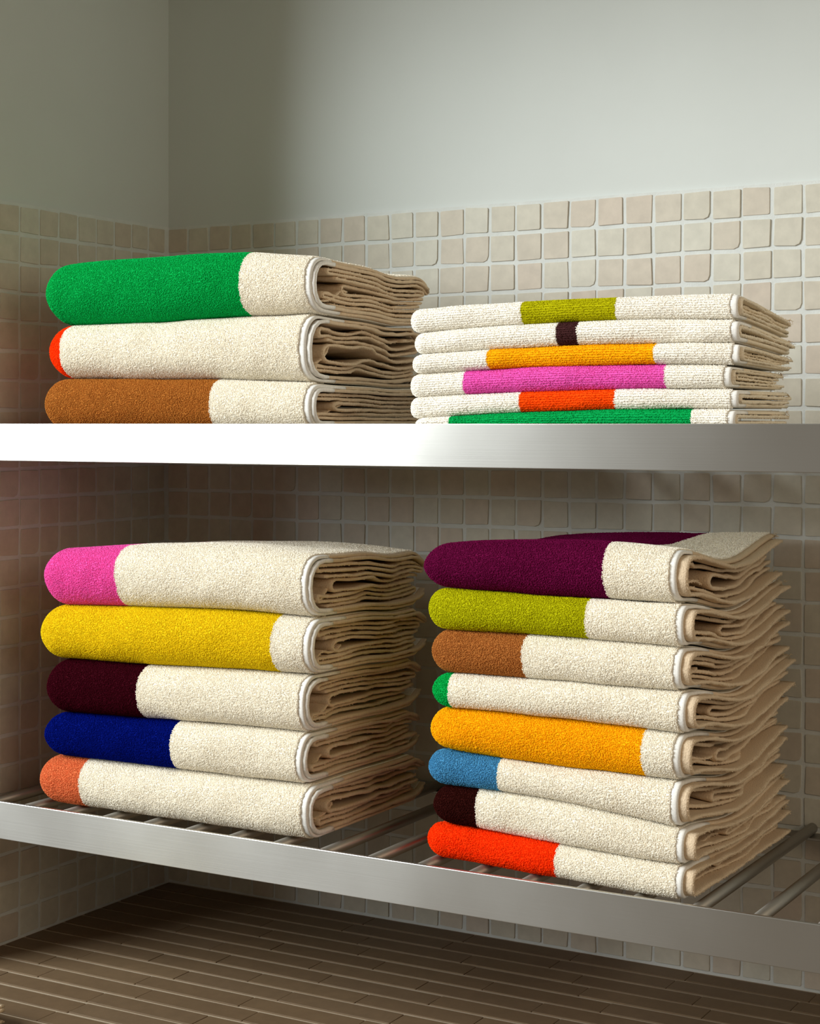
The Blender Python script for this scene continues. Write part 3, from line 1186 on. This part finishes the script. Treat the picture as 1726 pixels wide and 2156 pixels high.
# --- lower left: five thick bath towels
LL_creases = [
    [(0.131, -0.1325), (0.289, -0.1235), (0.429, -0.1265)],
    [(0.111, -0.1955), (0.313, -0.1889), (0.434, -0.1896)],
    [(0.117, -0.2526), (0.289, -0.2489), (0.44, -0.2454)],
    [(0.123, -0.3102), (0.289, -0.3057), (0.44, -0.303)],
    [(0.104, -0.3569), (0.265, -0.3557), (0.44, -0.354)],
    [(0.104, -0.4083), (0.289, -0.4083), (0.437, -0.4083)]]
LL = [
    dict(x0=0.096, x1=0.4385, block=(0.096, 0.200), rgb=(244, 96, 182), clabel='bright pink terry block', n=12, vt=0.06,
         label='cream bath towel with a bright pink end, top of the lower-left stack'),
    dict(x0=0.091, x1=0.441, block=(0.091, 0.397), rgb=(240, 210, 24), clabel='bright yellow terry block', n=11, vt=0.065,
         label='bath towel almost wholly bright yellow, below the pink one'),
    dict(x0=0.099, x1=0.434, block=(0.099, 0.229), rgb=(62, 4, 19), clabel='dark maroon terry block', n=11, vt=0.06,
         label='cream bath towel with a dark maroon end, between yellow and navy ones'),
    dict(x0=0.096, x1=0.432, block=(0.096, 0.272), rgb=(0, 18, 118), clabel='navy blue terry block', n=10, vt=0.06,
         label='cream bath towel with a navy blue half, fourth down in the lower-left stack'),
    dict(x0=0.089, x1=0.439, block=(0.089, 0.151), rgb=(232, 128, 80), clabel='salmon orange terry block', n=10, vt=0.05,
         label='cream bath towel with a salmon orange end, bottom of the lower-left stack')]
build_stack('bath_towel', LL, LL_creases, -0.345, -0.345, 0.10, 0.44, 0.236, wave_flat(0.002, 0.012, 0.006),
            'thick bath towels in the lower-left stack')

# --- lower right: eight medium towels
RL_creases = [
    [(0.574, -0.1135), (0.679, -0.1052), (0.757, -0.1060), (0.817, -0.1075)],
    [(0.569, -0.1551), (0.747, -0.1558), (0.808, -0.155)],
    [(0.574, -0.1943), (0.733, -0.1914), (0.821, -0.1917)],
    [(0.574, -0.2347), (0.664, -0.2326), (0.821, -0.2296)],
    [(0.577, -0.2672), (0.714, -0.2652), (0.826, -0.2659)],
    [(0.572, -0.3068), (0.785, -0.3074), (0.817, -0.3064)],
    [(0.569, -0.3409), (0.638, -0.3387), (0.808, -0.3456)],
    [(0.569, -0.3759), (0.699, -0.378), (0.821, -0.3784)],
    [(0.572, -0.4083), (0.699, -0.4083), (0.821, -0.4083)]]
RL = [
    dict(x0=0.556, x1=0.822, block=(0.556, 0.752), rgb=(110, 14, 64), clabel='plum purple terry block',
         label='cream towel with a long plum purple block, top of the lower-right stack'),
    dict(x0=0.560, x1=0.828, block=(0.560, 0.734), rgb=(190, 188, 12), clabel='lime yellow terry block',
         label='cream towel with a lime yellow block, below the plum purple one'),
    dict(x0=0.564, x1=0.826, block=(0.564, 0.669), rgb=(184, 116, 56), clabel='caramel terry block',
         label='cream towel with a caramel brown end, third down in the lower-right stack'),
    dict(x0=0.565, x1=0.830, block=(0.565, 0.588), rgb=(8, 178, 80), clabel='green terry end',
         label='cream towel with only a narrow green end, on top of the amber one'),
    dict(x0=0.563, x1=0.826, block=(0.563, 0.790), rgb=(255, 188, 14), clabel='amber terry block',
         label='towel almost wholly amber yellow, in the middle of the lower-right stack'),
    dict(x0=0.561, x1=0.824, block=(0.561, 0.642), rgb=(78, 148, 190), clabel='sky blue terry block',
         label='cream towel with a sky blue end, right below the amber one'),
    dict(x0=0.567, x1=0.828, block=(0.567, 0.618), rgb=(52, 14, 10), clabel='dark brown terry block',
         label='cream towel with a dark chocolate end, second from the bottom of the lower-right stack'),
    dict(x0=0.560, x1=0.828, block=(0.560, 0.703), rgb=(255, 64, 8), clabel='vivid red-orange terry block',
         label='cream towel with a vivid red-orange half, bottom of the lower-right stack')]
for k, sp in enumerate(RL):
    sp.update(n=8, loose=True, fray=2, vt=[0.10, 0.12, 0.05, 0.09, 0.11, 0.10, 0.12, 0.10][k], ta=[2.5, 3.0, 4.0, 2.5, 3.0, 2.0, 3.0, 2.5][k],
              hem1=0.0, off1=0.009, dD=[0.0, 0.005, 0.012, 0.018, 0.006, 0.012, 0.004, 0.010][k])
build_stack('folded_towel', RL, RL_creases, -0.328, -0.355, 0.56, 0.82, 0.272, wave_s(0.013, 0.010),
            'towels in the lower-right stack', n_layers=8)

# --- upper right: six thin hand towels
UR_creases = [
    [(0.555, 0.1075), (0.667, 0.1106), (0.755, 0.1112), (0.867, 0.1107)],
    [(0.557, 0.0847), (0.667, 0.0903), (0.755, 0.0906), (0.869, 0.0884)],
    [(0.557, 0.0644), (0.633, 0.0677), (0.793, 0.0696), (0.869, 0.0686)],
    [(0.555, 0.0457), (0.608, 0.0493), (0.802, 0.0508), (0.867, 0.0501)],
    [(0.555, 0.0242), (0.662, 0.029), (0.802, 0.0297), (0.869, 0.0299)],
    [(0.557, 0.0046), (0.662, 0.0104), (0.826, 0.0123), (0.869, 0.0129)],
    [(0.557, -0.0058), (0.70, -0.0058), (0.869, -0.0058)]]
UR = [
    dict(x0=0.552, x1=0.873, block=(0.671, 0.762), rgb=(188, 184, 10), clabel='lime yellow ribbed block',
         label='thin cream hand towel with a lime yellow middle block, top of the hand towels'),
    dict(x0=0.556, x1=0.874, block=(0.706, 0.726), rgb=(72, 40, 40), clabel='narrow dark brown stripe',
         label='thin cream hand towel with one narrow dark brown stripe'),
    dict(x0=0.554, x1=0.874, block=(0.637, 0.799), rgb=(255, 184, 12), clabel='amber ribbed block',
         label='thin cream hand towel with an amber middle block'),
    dict(x0=0.551, x1=0.867, block=(0.612, 0.808), rgb=(240, 98, 190), clabel='pink ribbed block',
         label='thin cream hand towel with a long pink block'),
    dict(x0=0.551, x1=0.873, block=(0.669, 0.761), rgb=(255, 86, 10), clabel='orange ribbed block',
         label='thin cream hand towel with a vivid orange middle block'),
    dict(x0=0.558, x1=0.871, block=(0.597, 0.832), rgb=(8, 174, 88), clabel='green ribbed block',
         label='thin cream hand towel with a long green block, bottom one on the upper shelf')]
for k, sp in enumerate(UR):
    sp.update(n=4, hem1=0.0, off1=0.002, fray=1, r1=[0.008, 0.012, 0.004, 0.0, 0.004, 0.008][k], r2=[-0.004, -0.01, 0.0, 0.002, -0.003, 0.0][k])
    if k in (0, 2, 3):
        sp['n'] = 6


def wave_ur(X, v, q):
    s = np.clip((v - 0.01) / 0.14, 0, 1.2)
    return -0.016 * np.clip(1 - q * 1.6, 0, 1) * s ** 1.2


build_stack('hand_towel', UR, UR_creases, -0.345, -0.345, 0.55, 0.87, 0.142, wave_ur,
            'thin hand towels on the upper shelf', ribbed=True, t=0.0036, style='hand')

# --- a towel lying on the niche floor, only its back corner shows
FL = [dict(x0=-0.0, x1=0.186, block=(-0.0, 0.178), rgb=(214, 198, 120), clabel='pale yellow terry', n=6, loose=True, vt=0.05,
           label='pale yellow towel on the niche floor, only a corner in the bottom-left of view')]
FL[0].update(x0=0.012, block=(0.012, 0.1790))
build_stack('folded_towel', FL, [[(0.02, Z_FLOOR + 0.021), (0.1, Z_FLOOR + 0.021), (0.18, Z_FLOOR + 0.021)],
                                [(0.02, Z_FLOOR), (0.1, Z_FLOOR), (0.18, Z_FLOOR)]], -0.66, -0.66, 0.012, 0.186, 0.1685,
            lambda X, v, q: 0.0 * v, None, n_layers=6, t=0.0028)
